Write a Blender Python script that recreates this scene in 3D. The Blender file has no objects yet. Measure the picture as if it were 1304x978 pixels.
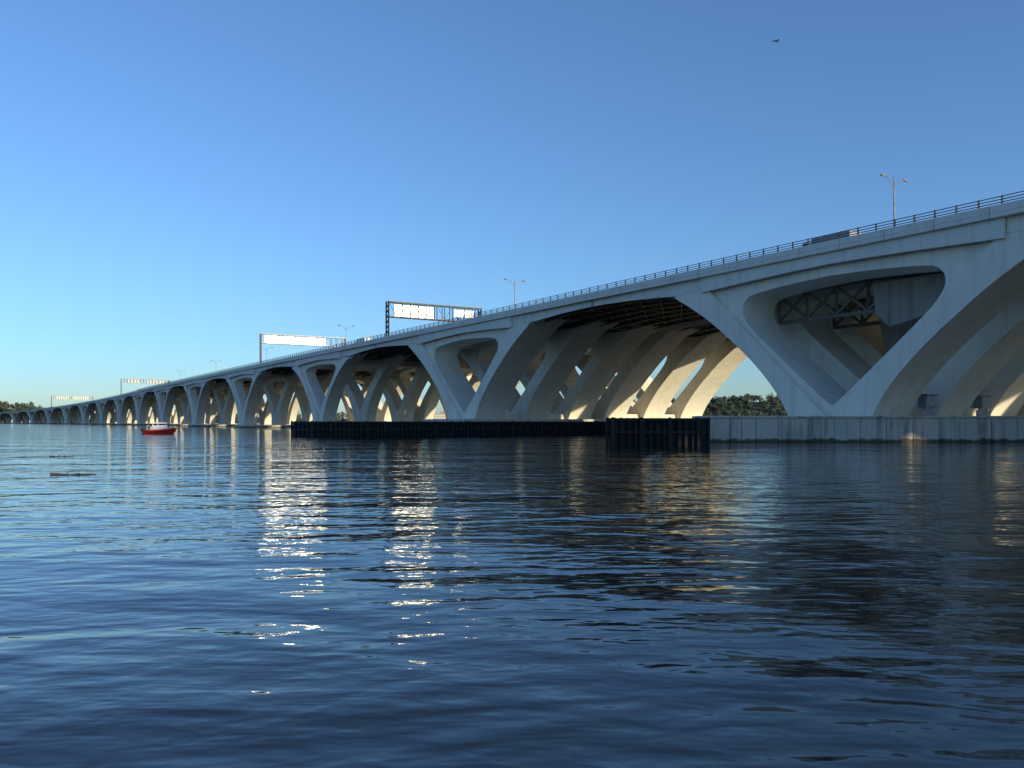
import bpy, bmesh, math, random
from mathutils import Vector, Matrix, noise
from mathutils.geometry import tessellate_polygon
random.seed(7)
scn=bpy.context.scene
scn.view_settings.view_transform='Standard'
scn.view_settings.look='None'
scn.view_settings.exposure=0

# ---------------------------------------------------------------- helpers
class MB:
    def __init__(s): s.v=[]; s.f=[]
    def add(s,vs,fs):
        o=len(s.v); s.v+= [tuple(x) for x in vs]; s.f+=[tuple(i+o for i in f) for f in fs]
    def box(s,c,d,rz=0.0):
        cx,cy,cz=c; dx,dy,dz=[k/2 for k in d]; co,si=math.cos(rz),math.sin(rz)
        vs=[]
        for x,y,z in [(-1,-1,-1),(1,-1,-1),(1,1,-1),(-1,1,-1),(-1,-1,1),(1,-1,1),(1,1,1),(-1,1,1)]:
            X,Y=x*dx,y*dy
            vs.append((cx+X*co-Y*si,cy+X*si+Y*co,cz+z*dz))
        s.add(vs,[(0,3,2,1),(4,5,6,7),(0,1,5,4),(1,2,6,5),(2,3,7,6),(3,0,4,7)])
    def beam(s,p,q,t,t2=None):
        p=Vector(p);q=Vector(q);d=(q-p)
        if d.length<1e-6: return
        d.normalize(); t2=t2 or t
        up=Vector((0,0,1)) if abs(d.z)<.95 else Vector((1,0,0))
        a=d.cross(up).normalized()*t/2; b=a.cross(d).normalized()*t2/2
        vs=[p-a-b,p+a-b,p+a+b,p-a+b,q-a-b,q+a-b,q+a+b,q-a+b]
        s.add(vs,[(0,3,2,1),(4,5,6,7),(0,1,5,4),(1,2,6,5),(2,3,7,6),(3,0,4,7)])
    def tube(s,pts,rs,n=8,cap=True):
        pts=[Vector(p) for p in pts]; rings=[]
        for i,p in enumerate(pts):
            d=(pts[min(i+1,len(pts)-1)]-pts[max(i-1,0)]).normalized()
            up=Vector((0,0,1)) if abs(d.z)<.9 else Vector((0,1,0))
            a=d.cross(up).normalized(); b=a.cross(d).normalized()
            r=rs[i] if isinstance(rs,(list,tuple)) else rs
            rings.append([p+a*r*math.cos(2*math.pi*k/n)+b*r*math.sin(2*math.pi*k/n) for k in range(n)])
        s.loft(rings,cap)
    def loft(s,rings,cap=True):
        n=len(rings[0]); vs=[p for r in rings for p in r]; fs=[]
        for i in range(len(rings)-1):
            for k in range(n):
                fs.append((i*n+k,i*n+(k+1)%n,(i+1)*n+(k+1)%n,(i+1)*n+k))
        if cap:
            fs.append(tuple(range(n))[::-1]); fs.append(tuple(range((len(rings)-1)*n,len(rings)*n)))
        s.add(vs,fs)
    def obj(s,name,mat,parent=None,bevel=0,smooth=False,segs=1,recalc=True):
        me=bpy.data.meshes.new(name); me.from_pydata(s.v,[],s.f); me.update()
        if recalc:
            bm=bmesh.new(); bm.from_mesh(me); bmesh.ops.recalc_face_normals(bm,faces=bm.faces)
            bm.to_mesh(me); bm.free()
        ob=bpy.data.objects.new(name,me); scn.collection.objects.link(ob)
        if isinstance(mat,(list,tuple)):
            for m in mat: me.materials.append(m)
        elif mat: me.materials.append(mat)
        if parent: ob.parent=parent
        if bevel:
            b=ob.modifiers.new('bevel','BEVEL'); b.width=bevel; b.segments=segs; b.limit_method='ANGLE'; b.angle_limit=math.radians(40)
        if smooth:
            for p in me.polygons: p.use_smooth=True
        return ob
def empty(name,loc=(0,0,0)):
    e=bpy.data.objects.new(name,None); e.location=loc; scn.collection.objects.link(e); return e

# ---------------------------------------------------------------- materials
def newmat(name):
    m=bpy.data.materials.new(name); m.use_nodes=True; nt=m.node_tree
    return m,nt,nt.nodes['Principled BSDF']
def plain(name,col,rough=.6,metal=0.0,var=.25,scale=1.5):
    m,nt,b=newmat(name)
    tc=nt.nodes.new('ShaderNodeTexCoord'); n=nt.nodes.new('ShaderNodeTexNoise'); n.inputs['Scale'].default_value=scale; n.inputs['Detail'].default_value=3
    nt.links.new(tc.outputs['Object'],n.inputs['Vector'])
    r=nt.nodes.new('ShaderNodeValToRGB'); r.color_ramp.elements[0].position=.3; r.color_ramp.elements[1].position=.7
    r.color_ramp.elements[0].color=(*[c*(1-var) for c in col],1); r.color_ramp.elements[1].color=(*[min(1,c*(1+var)) for c in col],1)
    nt.links.new(n.outputs['Fac'],r.inputs[0]); nt.links.new(r.outputs[0],b.inputs['Base Color'])
    b.inputs['Roughness'].default_value=rough; b.inputs['Metallic'].default_value=metal
    return m
def concrete(name,col,stain=.5,tide=False,bump=True):
    m,nt,b=newmat(name); N=nt.nodes; L=nt.links
    tc=N.new('ShaderNodeTexCoord')
    def nz(scale,mp,detail=4,rough=.6):
        mm=N.new('ShaderNodeMapping'); mm.inputs['Scale'].default_value=mp; L.new(tc.outputs['Object'],mm.inputs['Vector'])
        n=N.new('ShaderNodeTexNoise'); n.inputs['Scale'].default_value=scale; n.inputs['Detail'].default_value=detail; n.inputs['Roughness'].default_value=rough
        L.new(mm.outputs[0],n.inputs['Vector']); return n.outputs['Fac']
    def ramp(src,p0,p1,c0,c1):
        r=N.new('ShaderNodeValToRGB'); r.color_ramp.elements[0].position=p0; r.color_ramp.elements[1].position=p1
        r.color_ramp.elements[0].color=c0; r.color_ramp.elements[1].color=c1; L.new(src,r.inputs[0]); return r.outputs[0]
    def mul(a,bb,f=1.0):
        x=N.new('ShaderNodeMix'); x.data_type='RGBA'; x.blend_type='MULTIPLY'; x.inputs[0].default_value=f
        L.new(a,x.inputs[6]); L.new(bb,x.inputs[7]); return x.outputs[2]
    base=ramp(nz(.25,(1,1,1)),.3,.7,(*[c*.93 for c in col],1),(*[min(1,c*1.06) for c in col],1))
    s1=ramp(nz(.9,(1,1,.10)),.34,.50,(1-stain*.5,1-stain*.52,1-stain*.56,1),(1,1,1,1))
    c=mul(base,s1)
    if tide:
        sx=N.new('ShaderNodeSeparateXYZ'); L.new(tc.outputs['Object'],sx.inputs[0])
        ad=N.new('ShaderNodeMath'); ad.operation='MULTIPLY_ADD'; L.new(nz(.8,(1,1,1)),ad.inputs[0]); ad.inputs[1].default_value=1.0; L.new(sx.outputs['Z'],ad.inputs[2])
        t=ramp(ad.outputs[0],0,1,(.16,.16,.12,1),(1,1,1,1))
        r=t.node; r.color_ramp.elements[0].position=.75; r.color_ramp.elements[1].position=1.0
        c=mul(c,t)
    L.new(c,b.inputs['Base Color']); b.inputs['Roughness'].default_value=.8
    return m
M_conc=concrete('bridge_concrete',(.78,.74,.64),.24)
M_foot=concrete('footing_concrete',(.54,.52,.45),1.0,True)
M_deck=concrete('deck_concrete',(.74,.71,.65),.24)
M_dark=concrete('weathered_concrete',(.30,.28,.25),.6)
M_road=plain('asphalt',(.05,.05,.05),.9)
M_steel=plain('girder_steel',(.085,.08,.07),.6,0)
M_truss=plain('truss_steel',(.13,.12,.105),.6,0)
M_rail=plain('railing_steel',(.03,.03,.033),.5,.3)
M_galv=plain('galvanised_steel',(.25,.26,.27),.5,.3)
M_sign=plain('aluminium_sign',(.88,.86,.80),.27,.95,.12,.9)
M_signm=plain('weathered_aluminium_sign',(.66,.65,.61),.37,.9,.3,.9)
M_signd=plain('dull_aluminium_sign',(.45,.46,.47),.55,.7,.3,.9)
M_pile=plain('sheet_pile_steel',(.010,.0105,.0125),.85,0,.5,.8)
M_cap=plain('fender_cap',(.02,.02,.021),.85)
M_white=plain('white_paint',(.75,.75,.74),.35,0,.05)
M_red=plain('red_paint',(.55,.03,.02),.4,0,.1)
M_glass=plain('dark_glass',(.02,.025,.03),.1,0,.1)
M_black=plain('rubber',(.02,.02,.02),.8)
M_grey=plain('grey_cabinet',(.22,.24,.27),.5)

# ---------------------------------------------------------------- bridge frame
TA=.6077; A=math.atan(TA); P1=Vector((41.0,110.0)); SPAN=100.0
S0=620.0; R=3600.0
def path(s):
    if s<=S0:
        return P1+Vector((-math.sin(A),math.cos(A)))*s, A
    th=(s-S0)/R
    p=P1+Vector((-math.sin(A),math.cos(A)))*S0
    c=p+Vector((-math.cos(A),-math.sin(A)))*R
    a=A+th
    return c+Vector((math.cos(a),math.sin(a)))*R, a
def zk(s):
    if s<450: return 1.0
    t=min(1,(s-450)/1250); return 1.0-.46*t*t*(3-2*t)*1.0
def T(s,w,z):
    p,a=path(s)
    return (p.x+math.cos(a)*w,p.y+math.sin(a)*w, z*zk(s) if z>0 else z)
def prism(mb,poly,w0,w1,hole=None,s0=0):
    loops=[poly]+([hole] if hole else [])
    tri=tessellate_polygon([[Vector((p[0],p[1],0)) for p in l] for l in loops])
    allp=[p for l in loops for p in l]; n=len(allp)
    vs=[T(s0+p[0],w0,p[1]) for p in allp]+[T(s0+p[0],w1,p[1]) for p in allp]
    fs=[tuple(t) for t in tri]+[tuple(i+n for i in t)[::-1] for t in tri]
    o=0
    for l in loops:
        m=len(l)
        for i in range(m):
            j=(i+1)%m; fs.append((o+i,o+j,o+j+n,o+i+n))
        o+=m
    mb.add(vs,fs)
def sbox(mb,s0,s1,w0,w1,z0,z1,step=25.0):
    n=max(1,int(math.ceil((s1-s0)/step)))
    rings=[]
    for i in range(n+1):
        s=s0+(s1-s0)*i/n
        rings.append([T(s,w0,z0),T(s,w1,z0),T(s,w1,z1),T(s,w0,z1)])
    mb.loft(rings)
def cr(pts,n=4):
    out=[]
    P=[pts[0]]+list(pts)+[pts[-1]]
    for i in range(1,len(P)-2):
        for k in range(n):
            t=k/n; q=[]
            for d in (0,1):
                a,b,c,e=P[i-1][d],P[i][d],P[i+1][d],P[i+2][d]
                q.append(.5*((2*b)+(-a+c)*t+(2*a-5*b+4*c-e)*t*t+(-a+3*b-3*c+e)*t**3))
            out.append(tuple(q))
    out.append(tuple(pts[-1])); return out
def mirror(l): return [(-a,b) for a,b in l]

bridge=empty('bridge')
W2=35.0; BW=31.0
def vshape(zb,kind):
    if kind=='A':
        arc=cr([(6.3,zb),(7.6,5.2),(9.6,7.7),(12.6,10.7),(16.1,13.6),(20.5,16.9),(25,19.7),(28.8,21.75)])
        inn=cr([(0,4.6),(.8,5.0),(6.5,9.6),(12.6,14.7),(14.5,16.6),(15.3,18.3),(14.7,19.8),(12.6,20.5),(6,21.0),(0,21.2)],4)
    else:
        arc=cr([(4.4,zb),(5.2,3.6),(6.9,6.6),(9.6,9.8),(13,13),(17.6,16.4),(22.5,19.2),(28,21.3)])
        inn=cr([(0,6.0),(.8,6.6),(5.5,11.2),(12.4,16.6),(14.5,18.3),(14.9,19.3),(14.0,20.2),(12,20.6),(6,20.95),(0,21.15)],3)
    outer=arc+[(33,22.7),(33,23.2)]+[(-33,23.2),(-33,22.7)]+mirror(arc)[::-1]
    hole=inn+mirror(inn)[::-1][1:-1]
    return arc,outer,hole
piers=MB(); bands=MB(); foots=MB()
for k in range(-1,17):
    s0=k*SPAN
    A_=k in(-1,0,1)
    zb=3.0 if A_ else .9
    arc,outer,hole=vshape(zb,'A' if A_ else 'B')
    ribs=[(0,6.5),(12.2,18.7),(24.5,31)] if A_ else [(0,3.6),(13.7,17.3),(27.4,31)]
    for bo in (0,W2):
        for a,b in ribs:
            prism(piers,outer,bo+a,bo+b,hole,s0)
        if A_: sbox(piers,s0-5.2,s0+5.2,bo+.6,bo+30.4,2.0,4.3)
        sbox(piers,s0-16.3,s0-15.4,bo+.5,bo+30.5,20.6,23.6); sbox(piers,s0+15.4,s0+16.3,bo+.5,bo+30.5,20.6,23.6)
    t=[p for p in arc if p[0]<=29.6]
    xi=.35 if A_ else .8
    ex,ez=t[-1]
    inner=[(21.7,22.25),(xi,zb)] if A_ else [(21.0,22.2),(13,15.0),(5.0,8.4),(1.0,4.5),(.25,zb)]
    poly=t+[(ex-.6,ez+.55)]+inner
    for sg in(1,-1):
        prism(bands,[(sg*a,b) for a,b in poly],-.75,.05,None,s0)
        prism(bands,[(sg*a,b) for a,b in poly],W2+BW-.05,W2+BW+.75,None,s0)
    if not A_:
        for bo in(0,W2):
            sbox(foots,s0-6.5,s0+6.5,bo-2.5,bo+33.0,-2,1.0)
    elif k!=0:
        sbox(foots,s0-11,s0+11,-5,71,-2,3.05)
piers.obj('v_piers',M_conc,bridge,bevel=.14)
bands.obj('pier_arm_bands',M_conc,bridge,bevel=.1)
foots.obj('pier_footings',M_foot,bridge,bevel=.1)

SA,SB=-130,1660
deck=MB(); road=MB(); fasc=MB(); jt=MB()
def zsoff(t): return 22.9-1.0*((50-t)/22.0)**2 if t>28 else 21.9
for bo in(0,W2):
    sbox(deck,SA,SB,bo-1.7,bo+BW+1.7,23.95,24.45)
    sbox(deck,SA,SB,bo-1.7,bo-1.3,24.45,25.3); sbox(deck,SA,SB,bo+BW+1.3,bo+BW+1.7,24.45,25.3)
    sbox(road,SA,SB,bo-1.29,bo+BW+1.29,24.452,24.47)
    for k in range(-1,17):
        s0=k*SPAN
        top=23.95
        bot=[(x,22.5-.75*(abs(x)/22.5)**1.5) for x in [-22.5,-17,-11,-5.5,0,5.5,11,17,22.5]]
        poly=bot+[(22.5,top),(-22.5,top)]
        sb=[(x,zsoff(x if x<=50 else 100-x)) for x in [22.56,28.5,34,40,46,49.95]]
        sb[0]=(22.56,22.3); sb[1]=(28.5,22.0)
        p2=sb+[(49.95,top),(22.56,top)]
        p3=[(100-x,z) for x,z in p2]
        for (wa,wb,wc,wd) in ((bo-1.15,bo-.45,bo-.8,bo-.3),(bo+BW+.45,bo+BW+1.15,bo+BW+.3,bo+BW+.8)):
            prism(fasc,poly,wa,wb,None,s0)
            prism(fasc,p2,wc,wd,None,s0); prism(fasc,p3,wc,wd,None,s0)
s=-40
while s<400:
    jt.add([T(s-.02,-1.703,24.0),T(s+.02,-1.703,24.0),T(s+.02,-1.703,25.27),T(s-.02,-1.703,25.27)],[(0,1,2,3)])
    s+=6.25
deck.obj('deck',M_deck,bridge,bevel=.06)
jt.obj('parapet_joints',M_rail,bridge)
road.obj('roadway',M_road,bridge)
fasc.obj('fascia_girders',M_deck,bridge,bevel=.06)
lm=MB()
for bo in(0,W2):
    for w in (3,28): sbox(lm,SA,SB,bo+w,bo+w+.15,24.474,24.478,60)
    for w in (7,11,15,19,23.5):
        s=SA
        while s<500: sbox(lm,s,s+3,bo+w,bo+w+.15,24.474,24.478); s+=12
lm.obj('lane_markings',M_white,bridge)
pipes=MB()
for s in (50,150,250):
    pipes.beam(T(s,-1.0,23.9),T(s,-1.0,21.9),.12)
st=MB()
for bo in(0,W2):
    for w in (1.5,6.4,11,15.5,20,24.6,29.5):
        for k in range(-1,16):
            s0=k*SPAN
            pts=[(x,zsoff(x if x<=50 else 100-x)+.1) for x in [20,28.5,34,40,50,60,66,71.5,80]]
            poly=pts+[(80,23.9),(20,23.9)]
            prism(st,poly,bo+w,bo+w+.25,None,s0)
            if -1<=k<3:
                for (x0,z0),(x1,z1) in zip(pts[:-1],pts[1:]):
                    st.beam(T(s0+x0,bo+w+.12,z0),T(s0+x1,bo+w+.12,z1),.7,.12)
    s=-60
    while s<1600:
        t=abs((s+50)%100-50)
        near=s<300
        if t>16.5:
            zb=zsoff(t)
            sbox(st,s-.15,s+.15,bo+.6,bo+BW-.6,23.0 if near else 22.9,23.93)
            if near and (bo==0 or s<100):
                ws=[1.5,6.4,11,15.5,20,24.6,29.5]
                for a,b in zip(ws[:-1],ws[1:]):
                    st.beam(T(s,bo+a,zb+.3),T(s,bo+b,zb+.3),.22)
                    st.beam(T(s,bo+a,zb+.3),T(s+5,bo+b,zb+.3),.2)
                    st.beam(T(s+5,bo+a,zb+.3),T(s,bo+b,zb+.3),.2)
        s+=5 if near else 12.5
st.obj('deck_steelwork',M_steel,bridge)
mach=MB(); cw=MB()
for bo in (0,W2):
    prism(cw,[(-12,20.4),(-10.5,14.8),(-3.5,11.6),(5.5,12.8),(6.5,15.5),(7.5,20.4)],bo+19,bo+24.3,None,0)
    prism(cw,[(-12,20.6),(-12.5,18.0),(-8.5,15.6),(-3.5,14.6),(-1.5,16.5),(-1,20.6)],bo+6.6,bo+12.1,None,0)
    for w in (7.3,19.5):
        for a,b in ((0,5),(5,10),(10,15),(-5,0),(-10,-5)):
            mach.beam(T(a,bo+w,17.2),T(b,bo+w,21.0),.34); mach.beam(T(b,bo+w,17.2),T(a,bo+w,21.0),.34)
            mach.beam(T(b,bo+w,17.0),T(b,bo+w,21.2),.32)
        mach.beam(T(-10,bo+w,17.0),T(15,bo+w,17.0),.5); mach.beam(T(-10,bo+w,21.2),T(15,bo+w,21.2),.5)
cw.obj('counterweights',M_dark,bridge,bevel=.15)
mach.obj('bascule_trusses',M_truss,bridge)
pipes.obj('drain_pipes',M_rail,bridge)
rl=MB()
for ww in (-1.5,BW+1.5,W2+BW+1.5):
    for z in(25.5,25.8,26.12):
        sbox(rl,SA,1200,ww-.04,ww+.04,z-.04,z+.04,30)
    s=-60
    while s<(600 if ww<0 else 200):
        rl.beam(T(s,ww,25.3),T(s,ww,26.2),.16,.16); s+=2.5
rl.obj('railing',M_rail,bridge)
cab=MB()
for w in (9.2,21.4):
    c=T(-7.2,w,3.1); 
    cab.box((c[0],c[1],5.0),(2.2,1.2,1.5),A); cab.box((c[0],c[1],5.85),(2.6,1.5,.15),A)
    for dx in(-.8,.8): cab.box((c[0]+dx*math.cos(A),c[1]+dx*math.sin(A),3.7),(.15,.15,1.2),A)
    cab.box((c[0]-.3,c[1]-.75,3.55),(3.4,.08,.9),A)
cab.obj('equipment_cabinets',M_grey,bridge,bevel=.04)

# ---------------------------------------------------------------- near concrete footing
foot=empty('concrete_pier_footing')
core=MB()
poly=[(23.4,102.6),(90,101.6),(118,142),(97,169),(24.6,109)]
n=len(poly)
core.add([(x,y,-2) for x,y in poly]+[(x,y,2.75) for x,y in poly],[tuple(range(n))[::-1],tuple(range(n,2*n))]+[(i,(i+1)%n,(i+1)%n+n,i+n) for i in range(n)])
core.obj('core',M_foot,foot)
pan=MB(); cap=MB()
def wallpanels(p,q,wd=3.0,z1=2.9,th=.7):
    p=Vector(p);q=Vector(q); L=(q-p).length; d=(q-p)/L; a=math.atan2(d.y,d.x); n=int(L/wd)
    for i in range(n):
        c=p+d*(L*(i+.5)/n); j=random.uniform(-.03,.03)
        nn=Vector((d.y,-d.x))
        c=c+nn*j
        pan.box((c.x,c.y,(z1-2)/2),(L/n-.05,th,z1+2),a)
        if i%4==1:
            c2=c+nn*(th/2+.08); cap.box((c2.x,c2.y,1.3),(.3,.22,3.0),a)
    c=(p+q)/2; cap.box((c.x,c.y,z1+.12),(L+.5,th+.35,.24),a)
wallpanels((22.8,102.2),(90.5,101.2)); wallpanels((23.4,109),(22.6,102.8),3.0)
pan.obj('wall_panels',M_foot,foot,bevel=.05); cap.obj('coping',M_foot,foot,bevel=.04)

# ---------------------------------------------------------------- sheet pile fenders
def sheet(name,path_,z1,cell=.75):
    e=empty(name); mb=MB(); cp=MB()
    for p,q in zip(path_[:-1],path_[1:]):
        p=Vector(p);q=Vector(q);L=(q-p).length;d=(q-p)/L;nn=Vector((d.y,-d.x)); a=math.atan2(d.y,d.x)
        n=int(L/cell); pr=[]
        for i in range(n):
            b=i*L/n; u=L/n
            for fx,o in((0,0),(.15,.35),(.5,.35),(.65,0)):
                pr.append(p+d*(b+fx*u)+nn*o)
        pr.append(q)
        m=len(pr)
        mb.add([(v.x,v.y,-2) for v in pr]+[(v.x,v.y,z1-.25+random.uniform(-.03,.03)) for v in pr],[(i,i+1,i+1+m,i+m) for i in range(m-1)])
        c=(p+q)/2+nn*.1
        cp.box((c.x,c.y,z1-.14),(L+.3,.75,.28),a)
        c=(p+q)/2+nn*.42
        cp.box((c.x,c.y,z1*.45),(L,.16,.22),a)
        k=0
        while k<L:
            c=p+d*k+nn*.5; cp.tube([(c.x,c.y,-1.5),(c.x,c.y,z1+.08)],.17,8); k+=3.2
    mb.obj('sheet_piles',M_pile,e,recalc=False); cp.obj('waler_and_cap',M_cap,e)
def B2(s,w): t=T(s,w,0); return (t[0],t[1])
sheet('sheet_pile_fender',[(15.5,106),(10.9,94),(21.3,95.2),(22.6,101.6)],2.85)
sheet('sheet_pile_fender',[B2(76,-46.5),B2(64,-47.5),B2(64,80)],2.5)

# ---------------------------------------------------------------- lamps
def street_lamp(s,w,h=12.3):
    b=Vector(T(s,w,24.45)); mb=MB()
    mb.tube([b,b+Vector((0,0,.5))],.28,10)
    mb.tube([b+Vector((0,0,.5)),b+Vector((0,0,h))],[.16,.09],10)
    p,a=path(s)
    for sg in(1,-1):
        d=Vector((math.cos(a),math.sin(a),0))*sg
        pts=[b+Vector((0,0,h-1.9)),b+d*.7+Vector((0,0,h-.9)),b+d*1.5+Vector((0,0,h-.3)),b+d*2.2+Vector((0,0,h-.1))]
        mb.tube(pts,[.055,.05,.05,.05],6)
        hd=b+d*2.5+Vector((0,0,h-.12))
        mb.tube([hd-d*.5,hd-d*.2,hd+d*.25,hd+d*.5],[.08,.19,.22,.1],8)
    mb.obj('street_lamp',M_galv,None)
for s in (2.2,104,219,322,425,530): street_lamp(s,16)

# ---------------------------------------------------------------- gantries
def gantry(s,w1,ztop,panels,ph=4.2,dark=False,smat=None):
    e=empty('sign_gantry'); fr=MB(); pn=MB()
    zb=24.45; zk_=zk(s)
    def P(ds,w,z): 
        t=T(s,w,0); p,a=path(s)
        return Vector((t[0]-math.sin(a)*ds,t[1]+math.cos(a)*ds,zb*zk_+(z-zb)))
    for w in(-.9,w1):
        for ds in(-.8,.8): fr.beam(P(ds,w,zb),P(ds,w,ztop),.38)
        z=zb
        while z<ztop-1.2: fr.beam(P(-.8,w,z),P(.8,w,z+1.4),.14); fr.beam(P(.8,w,z),P(-.8,w,z+1.4),.14); z+=1.4
    zl=ztop-ph*.85
    for ds in(-.8,.8):
        for z in(ztop-.2,zl): fr.beam(P(ds,-.9,z),P(ds,w1,z),.3)
        w=-.9; i=0
        while w<w1-.1:
            w2=min(w+2.4,w1)
            fr.beam(P(ds,w,zl),P(ds,w,ztop-.2),.2)
            if ds<0:
                if i%2: fr.beam(P(ds,w,zl),P(ds,w2,ztop-.2),.11)
                else: fr.beam(P(ds,w2,zl),P(ds,w,ztop-.2),.11)
            w=w2;i+=1
    for z in (zl,ztop-.2):
        w=-.9
        while w<w1: fr.beam(P(-.8,w,z),P(.8,min(w+2.4,w1),z),.14); w+=2.4
    for (a0,a1,z0,z1) in panels:
        w=a0
        while w<a1-.2:
            w2=min(w+1.5,a1)
            for hh in range(2):
                zz0=z0+(z1-z0)*hh/2+.06; zz1=z0+(z1-z0)*(hh+1)/2-.06
                q=[P(1.02,w+.08,ztop-zz1),P(1.02,w2-.08,ztop-zz1),P(1.02,w2-.08,ztop-zz0),P(1.02,w+.08,ztop-zz0)]
                q2=[v+ (P(.06,0,0)-P(0,0,0)) for v in q]
                pn.add(q+q2,[(0,1,2,3),(7,6,5,4),(0,4,5,1),(1,5,6,2),(2,6,7,3),(3,7,4,0)])
            w=w2
    fr.obj('truss_frame',M_rail if dark else M_galv,e); pn.obj('sign_panels',smat or M_sign,e)
gantry(142,27.5,34.9,[(1.6,13.5,.5,3.9),(20,26,.8,2.8)],4.9,True,M_signm)
gantry(268.7,34,37.3,[(1.0,26,.4,3.9)],4.4)
gantry(687,36,38.5,[(3,14,.6,3.2),(19,32,.6,3.2)],4.0,False,M_signd)
gantry(1080,44,39.0,[(3,18,.6,3.8),(22,40,.6,3.8)],5,False,M_signd)

# ---------------------------------------------------------------- vehicles
def wheels(mb,L,Wd,xs,r=.45):
    for x in xs:
        for y in(-Wd/2+.12,Wd/2-.12):
            mb.tube([(x,y-.12,r),(x,y+.12,r)],r,14)
def box_truck(s,w,L=8.0,H=3.3,mat=None):
    e=empty('box_truck',T(s,w,24.48)); e.rotation_euler=(0,0,path(s)[1]+math.pi/2)
    b=MB(); b.box((-1.0,0,.95+(H-.95)/2),(L-2.4,2.45,H-.95)); b.obj('cargo_box',mat or M_white,e,bevel=.06)
    ch=MB(); ch.box((0,0,.75),(L-.3,1.0,.25)); ch.box((-L/2+.1,0,.6),(.15,2.2,.2)); ch.obj('chassis',M_rail,e)
    c=MB(); prof=[(L/2-2.1,.6),(L/2,.6),(L/2,1.5),(L/2-.35,1.65),(L/2-.8,2.5),(L/2-2.1,2.5)]
    c.loft([[(x,y,z) for x,z in prof] for y in(-1.1,1.1)]); c.obj('cab',M_white,e,bevel=.06)
    g=MB(); g.box((L/2-1.15,0,2.0),(.9,2.24,.6)); g.obj('windows',M_glass,e)
    wm=MB(); wheels(wm,L,2.3,(L/2-1.0,-L/2+1.8)); wm.obj('wheels',M_black,e)
def car(s,w,mat):
    e=empty('car',T(s,w,24.48)); e.rotation_euler=(0,0,path(s)[1]+math.pi/2)
    b=MB(); prof=[(-2.3,.35),(2.3,.35),(2.35,.75),(1.4,.98),(-2.1,1.02),(-2.35,.8)]
    b.loft([[(x,y,z) for x,z in prof] for y in(-.88,.88)]); b.obj('body',mat,e,bevel=.08,segs=2)
    g=MB(); g.loft([[(-1.9,-.82,.98),(1.25,-.82,.96),(1.25,.82,.96),(-1.9,.82,.98)],[(-1.3,-.66,1.5),(.45,-.66,1.52),(.45,.66,1.52),(-1.3,.66,1.5)]]); g.obj('windows',M_glass,e,bevel=.05)
    r=MB(); r.box((-.42,0,1.53),(1.7,1.3,.05)); r.obj('roof',mat,e,bevel=.02)
    wm=MB(); wheels(wm,4.6,1.8,(1.4,-1.4),.33); wm.obj('wheels',M_black,e)
box_truck(3.5,4,8.5,2.75,M_grey); box_truck(70,9,8,3.0,M_grey); box_truck(175,5,9,3.3)
for s,w,m in((24,3.5,M_white),(40,13,M_red),(95,5,M_grey),(120,9,M_white),(205,5,M_grey)): car(s,w,m)

# ---------------------------------------------------------------- boat
bt=empty('motorboat',(-70.5,172,0)); bt.rotation_euler=(0,0,math.radians(6))
hull=MB(); rings=[]
for x,hw,zd,zk2 in[(-3,1.05,.75,-.2),(-1.5,1.15,.78,-.3),(0,1.15,.82,-.3),(1.5,.95,.95,-.25),(2.5,.5,1.1,.0),(3.1,.06,1.25,.5)]:
    rings.append([(x,0,zk2),(x,hw*.75,zk2+.25),(x,hw,zd-.2),(x,hw,zd),(x,0,zd),(x,-hw,zd),(x,-hw,zd-.2),(x,-hw*.75,zk2+.25)])
hull.loft(rings); hull.obj('hull',M_red,bt,bevel=.03)
col=MB()
for sg in(1,-1):
    col.tube([(-3.1,sg*1.1,.6),(-1.5,sg*1.2,.62),(0,sg*1.2,.68),(1.5,sg*1.0,.82),(2.5,sg*.55,.98),(3.2,0,1.1)],[.2,.22,.22,.22,.2,.16],10)
col.obj('tube_collar',M_red,bt,smooth=True)
cb=MB(); cb.loft([[(-1.3,-.85,.8),(1.5,-.75,.85),(1.5,.75,.85),(-1.3,.85,.8)],[(-1.3,-.8,1.7),(1.15,-.7,1.75),(1.15,.7,1.75),(-1.3,.8,1.7)]]); cb.obj('cabin',M_white,bt,bevel=.04)
wn=MB(); wn.loft([[(-1.1,-.73,1.7),(1.05,-.66,1.75),(1.05,.66,1.75),(-1.1,.73,1.7)],[(-1.05,-.7,2.08),(.8,-.64,2.08),(.8,.64,2.08),(-1.05,.7,2.08)]]); wn.obj('windows',M_glass,bt)
rf=MB(); rf.box((-.2,0,2.18),(2.5,1.75,.2))
for x in(-1.2,-.2): 
    for y in(-.76,.76): rf.box((x,y,1.9),(.12,.06,.5))
rf.tube([(-.6,0,2.15),(-.65,0,3.3)],.05,6); rf.box((-.6,0,2.7),(.12,1.1,.1)); rf.tube([(-2.3,-.7,.8),(-2.3,-.7,1.7),(-2.3,.7,1.7),(-2.3,.7,.8)],.05,6); rf.tube([(1.9,-.5,1.0),(2.0,-.5,1.5),(2.9,0,1.7),(2.0,.5,1.5),(1.9,.5,1.0)],.035,6); rf.obj('roof_and_mast',M_white,bt)
om=MB()
for y in(-.4,.4): om.box((-3.3,y,.85),(.5,.4,.6)); om.box((-3.3,y,.2),(.18,.15,1.0))
om.obj('outboard_motors',M_black,bt,bevel=.06)
M_wood=plain('wet_wood',(.04,.03,.022),.7)
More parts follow.
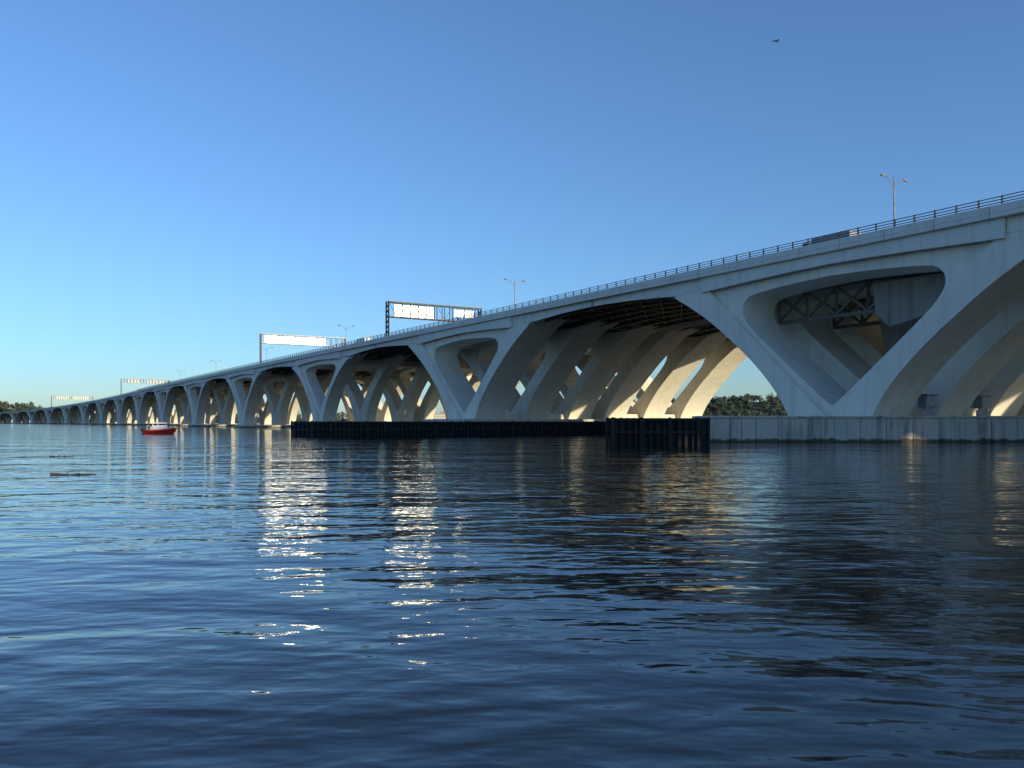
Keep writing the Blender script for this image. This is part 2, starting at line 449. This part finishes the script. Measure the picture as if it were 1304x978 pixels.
def drift(x,y,L,r,ang):
    mb=MB(); pts=[];rs=[]
    for i in range(14):
        t=i/13; pts.append((x+math.cos(ang)*(t-.5)*L,y+math.sin(ang)*(t-.5)*L+.06*math.sin(t*7),.0+.02*math.sin(t*9+1))); rs.append(r*(1-.5*t)*(.8+.4*random.random()))
    mb.tube(pts,rs,8)
    mb.tube([pts[4],(pts[4][0]+.1,pts[4][1]+.2,.14)],[.03,.012],6); mb.tube([pts[8],(pts[8][0]+.2,pts[8][1]-.2,.1)],[.03,.01],6)
    mb.obj('driftwood',M_wood,None)
drift(-20.2,39.5,2.0,.075,.1); drift(-31.5,60,1.7,.05,-.05)
gl=empty('gull',(24.6,80,37.9)); gl.rotation_euler=(math.radians(12),math.radians(10),math.radians(20))
b=MB(); b.tube([(-.24,0,.0),(-.15,0,0),(0,0,0),(.13,0,.01),(.2,0,.03),(.25,0,.035),(.28,0,.03),(.33,0,.02)],[.02,.04,.065,.055,.035,.035,.015,.004],10); b.obj('body',M_rail,gl,smooth=True)
wg=MB()
for sg in(1,-1):
    rr=[]
    for y,xc,ch,z in[(0,.02,.17,.02),(.2,.06,.16,.1),(.38,.05,.12,.11),(.6,-.06,.03,.05)]:
        rr.append([(xc+ch/2,sg*y,z),(xc,sg*y,z+.014),(xc-ch/2,sg*y,z),(xc,sg*y,z-.006)])
    wg.loft(rr)
wg.add([(-.2,-.02,0),(-.2,.02,0),(-.34,.07,0),(-.34,-.07,0)],[(0,1,2,3)]); wg.obj('wings',M_rail,gl)

# ---------------------------------------------------------------- far shore
def hz(x,y):
    u=x/y
    d=max(0,min(1,(y-1530)/220)); d=d*d*(3-2*d)
    base=5
    base+=32*math.exp(-((u-.27)/.17)**2)+24*math.exp(-((u+.63)/.10)**2)+4
    base+=5*noise.noise(Vector((x*.006,y*.003,0)))+3*noise.noise(Vector((x*.02,3,0)))
    return .8+d*base if y>1500 else -3
NX,NY=200,14
vs=[];fs=[]
for j in range(NY+1):
    for i in range(NX+1):
        x=-3200+6400*i/NX; y=[1480,1505,1530,1560,1600,1650,1700,1750,1800,1860,1950,2100,2400,3200,9000][j]
        vs.append((x*(y/1500 if y>2500 else 1),y,hz(x,y)))
for j in range(NY):
    for i in range(NX):
        a=j*(NX+1)+i; fs.append((a,a+1,a+NX+2,a+NX+1))
hm=MB(); hm.add(vs,fs); hm.obj('hill',plain('far_grass',(.04,.05,.028),.9,0,.4,.02),None,smooth=True)
def foliage(name,c0,c1):
    m,nt,b=newmat(name); N=nt.nodes;L=nt.links
    tc=N.new('ShaderNodeTexCoord'); n=N.new('ShaderNodeTexNoise'); n.inputs['Scale'].default_value=.07; n.inputs['Detail'].default_value=4
    L.new(tc.outputs['Object'],n.inputs['Vector']); r=N.new('ShaderNodeValToRGB'); r.color_ramp.elements[0].position=.35; r.color_ramp.elements[1].position=.65
    r.color_ramp.elements[0].color=(*c0,1); r.color_ramp.elements[1].color=(*c1,1); L.new(n.outputs['Fac'],r.inputs[0]); L.new(r.outputs[0],b.inputs['Base Color'])
    b.inputs['Roughness'].default_value=.9; return m
M_fol=foliage('foliage',(.045,.072,.052),(.10,.12,.068))  # leaf greens include a slight bluish tint standing in for distance haze
M_trunk=plain('bark',(.07,.055,.04),.9)
def tree_mass(name,pts,mat):
    mb=MB(); tk=MB(); rnd=random.Random(3)
    for (x,y,h) in pts:
        z0=hz(x,y) if y>1500 else .5
        tk.tube([(x,y,z0-1),(x,y,z0+h*.6)],[.5,.2],5)
        lob=[(rnd.uniform(-.25,.25)*h,rnd.uniform(-.25,.25)*h,rnd.uniform(.2,.85)*h,rnd.uniform(.16,.28)*h) for _ in range(6)]
        for (lx,ly,lz,lr) in lob:
            for _ in range(26):
                d=Vector((rnd.gauss(0,1),rnd.gauss(0,1),rnd.gauss(0,1))).normalized()
                c=Vector((x+lx,y+ly,z0+lz))+d*lr*rnd.uniform(.5,1.1); s=h*rnd.uniform(.035,.07)
                nrm=(d+Vector((rnd.uniform(-.9,.9),rnd.uniform(-.9,.9),rnd.uniform(-.5,.8)))).normalized()
                a=nrm.orthogonal().normalized()*s; bb=nrm.cross(a).normalized()*s
                mb.add([c-a-bb*.6,c+a*.8-bb,c+a+bb,c-a*.7+bb*.9],[(0,1,2,3)])
    e=empty(name); mb.obj('crowns',mat,e,recalc=False); tk.obj('trunks',M_trunk,e)
r=random.Random(11)
pts=[]
for _ in range(1300):
    q=r.random()
    u=r.uniform(-.68,-.50) if q<.30 else (r.uniform(.16,.36) if q<.66 else r.uniform(-.68,.66))
    y=r.uniform(1515,1600) if r.random()<.35 else r.uniform(1600,1800)
    pts.append((u*y,y,r.uniform(9,15)*(1.35 if r.random()<.12 else 1)))
tree_mass('distant_trees',pts,M_fol)

def building(name,x,y,w,d,h,mat,st):
    e=empty(name,(x,y,1.0)); b=MB(); b.box((0,0,h/2),(w,d,h)); b.obj('walls',mat,e)
    rf=MB(); rf.box((0,0,h+.3),(w+1,d+1,.6)); rf.box((w*.2,0,h+1.6),(w*.2,d*.4,2.2)); rf.obj('roof',M_grey,e)
    wn=MB()
    for k in range(st):
        n=int(w/4)
        for i in range(n): wn.box((-w/2+ (i+.5)*w/n,-d/2-.02,(k+.55)*h/st),(w/n*.5,.15,h/st*.5))
        for i in range(int(d/4)): wn.box((w/2+.02,-d/2+(i+.5)*4,(k+.55)*h/st),(.15,2,h/st*.5))
    wn.obj('windows',M_glass,e)
M_brick=plain('brick',(.30,.17,.10),.9)
building('brick_building',-225,1508,55,14,26,M_brick,6)
building('office_building',-130,1508,40,14,16,M_conc,4)
building('riverside_building',-872,1506,44,14,13,M_conc,3)

# ---------------------------------------------------------------- water
m,nt,b=newmat('river_water'); N=nt.nodes;L=nt.links
b.inputs['Base Color'].default_value=(.016,.022,.024,1); b.inputs['Roughness'].default_value=.03; b.inputs['IOR'].default_value=1.33
tc=N.new('ShaderNodeTexCoord')
def wn_(scale,sc,rot,det,dist=0,off=0):
    mp=N.new('ShaderNodeMapping'); mp.inputs['Scale'].default_value=sc; mp.inputs['Rotation'].default_value=(0,0,rot); mp.inputs['Location'].default_value=(off,off,0)
    L.new(tc.outputs['Object'],mp.inputs['Vector'])
    n=N.new('ShaderNodeTexNoise'); n.inputs['Scale'].default_value=scale; n.inputs['Detail'].default_value=det; n.inputs['Distortion'].default_value=dist; n.inputs['Roughness'].default_value=.45
    L.new(mp.outputs[0],n.inputs['Vector']); return n.outputs['Fac']
def ma(op,a,bv,c=None):
    x=N.new('ShaderNodeMath'); x.operation=op
    for i,v in enumerate([a,bv,c]):
        if v is None: continue
        if isinstance(v,(int,float)): x.inputs[i].default_value=v
        else: L.new(v,x.inputs[i])
    return x.outputs[0]
patch=ma('MULTIPLY_ADD',wn_(.02,(1,2.5,1),.3,1,0,40),2.0,-.3)
h=ma('MULTIPLY',wn_(.16,(.6,1,1),.15,1,.2),.20)
h=ma('MULTIPLY_ADD',wn_(.75,(.5,1,1),-.15,2,.3,7),.085,h)
rip=ma('MULTIPLY',wn_(2.6,(.55,1,1),.1,2,.2,3),.032)
h=ma('ADD',h,ma('MULTIPLY',rip,patch))
bp=N.new('ShaderNodeBump'); bp.inputs['Strength'].default_value=1; bp.inputs['Distance'].default_value=1.0
L.new(h,bp.inputs['Height']); L.new(bp.outputs[0],b.inputs['Normal'])
wt=MB(); wt.add([(-9000,-400,0),(9000,-400,0),(9000,9000,0),(-9000,9000,0)],[(0,1,2,3)])
wt.obj('water',m,None)

# ---------------------------------------------------------------- light
EL=math.radians(8.5); AZ=math.radians(126.5)
sd=Vector((math.sin(AZ)*math.cos(EL),math.cos(AZ)*math.cos(EL),math.sin(EL)))
sl=bpy.data.lights.new('sun','SUN'); sl.energy=5; sl.angle=math.radians(.5); sl.color=(1,.85,.54)
so=bpy.data.objects.new('sun',sl); scn.collection.objects.link(so); so.rotation_euler=sd.to_track_quat('Z','Y').to_euler()
w=bpy.data.worlds.new('World'); scn.world=w; w.use_nodes=True
bg=w.node_tree.nodes['Background']; sk=w.node_tree.nodes.new('ShaderNodeTexSky'); sk.sky_type='NISHITA'; sk.sun_disc=False
sk.sun_elevation=EL; sk.sun_rotation=AZ; sk.air_density=1.0; sk.dust_density=0.3; sk.ozone_density=4.5
hs=w.node_tree.nodes.new('ShaderNodeHueSaturation'); hs.inputs['Saturation'].default_value=.90; hs.inputs['Value'].default_value=1.0
mx=w.node_tree.nodes.new('ShaderNodeMix'); mx.data_type='RGBA'; mx.blend_type='MULTIPLY'; mx.inputs[0].default_value=1; mx.inputs[7].default_value=(1.25,1.42,1.62,1)
w.node_tree.links.new(sk.outputs[0],hs.inputs['Color']); w.node_tree.links.new(hs.outputs[0],mx.inputs[6]); w.node_tree.links.new(mx.outputs[2],bg.inputs[0]); bg.inputs[1].default_value=.15

cam=bpy.data.cameras.new('camera'); co=bpy.data.objects.new('camera',cam); scn.collection.objects.link(co)
co.location=(0,0,2.45); co.rotation_euler=(math.radians(90),0,0)
cam.sensor_width=36; cam.lens=36*1093/1304; cam.shift_y=48/1304; cam.clip_end=20000; cam.clip_start=.1
scn.camera=co
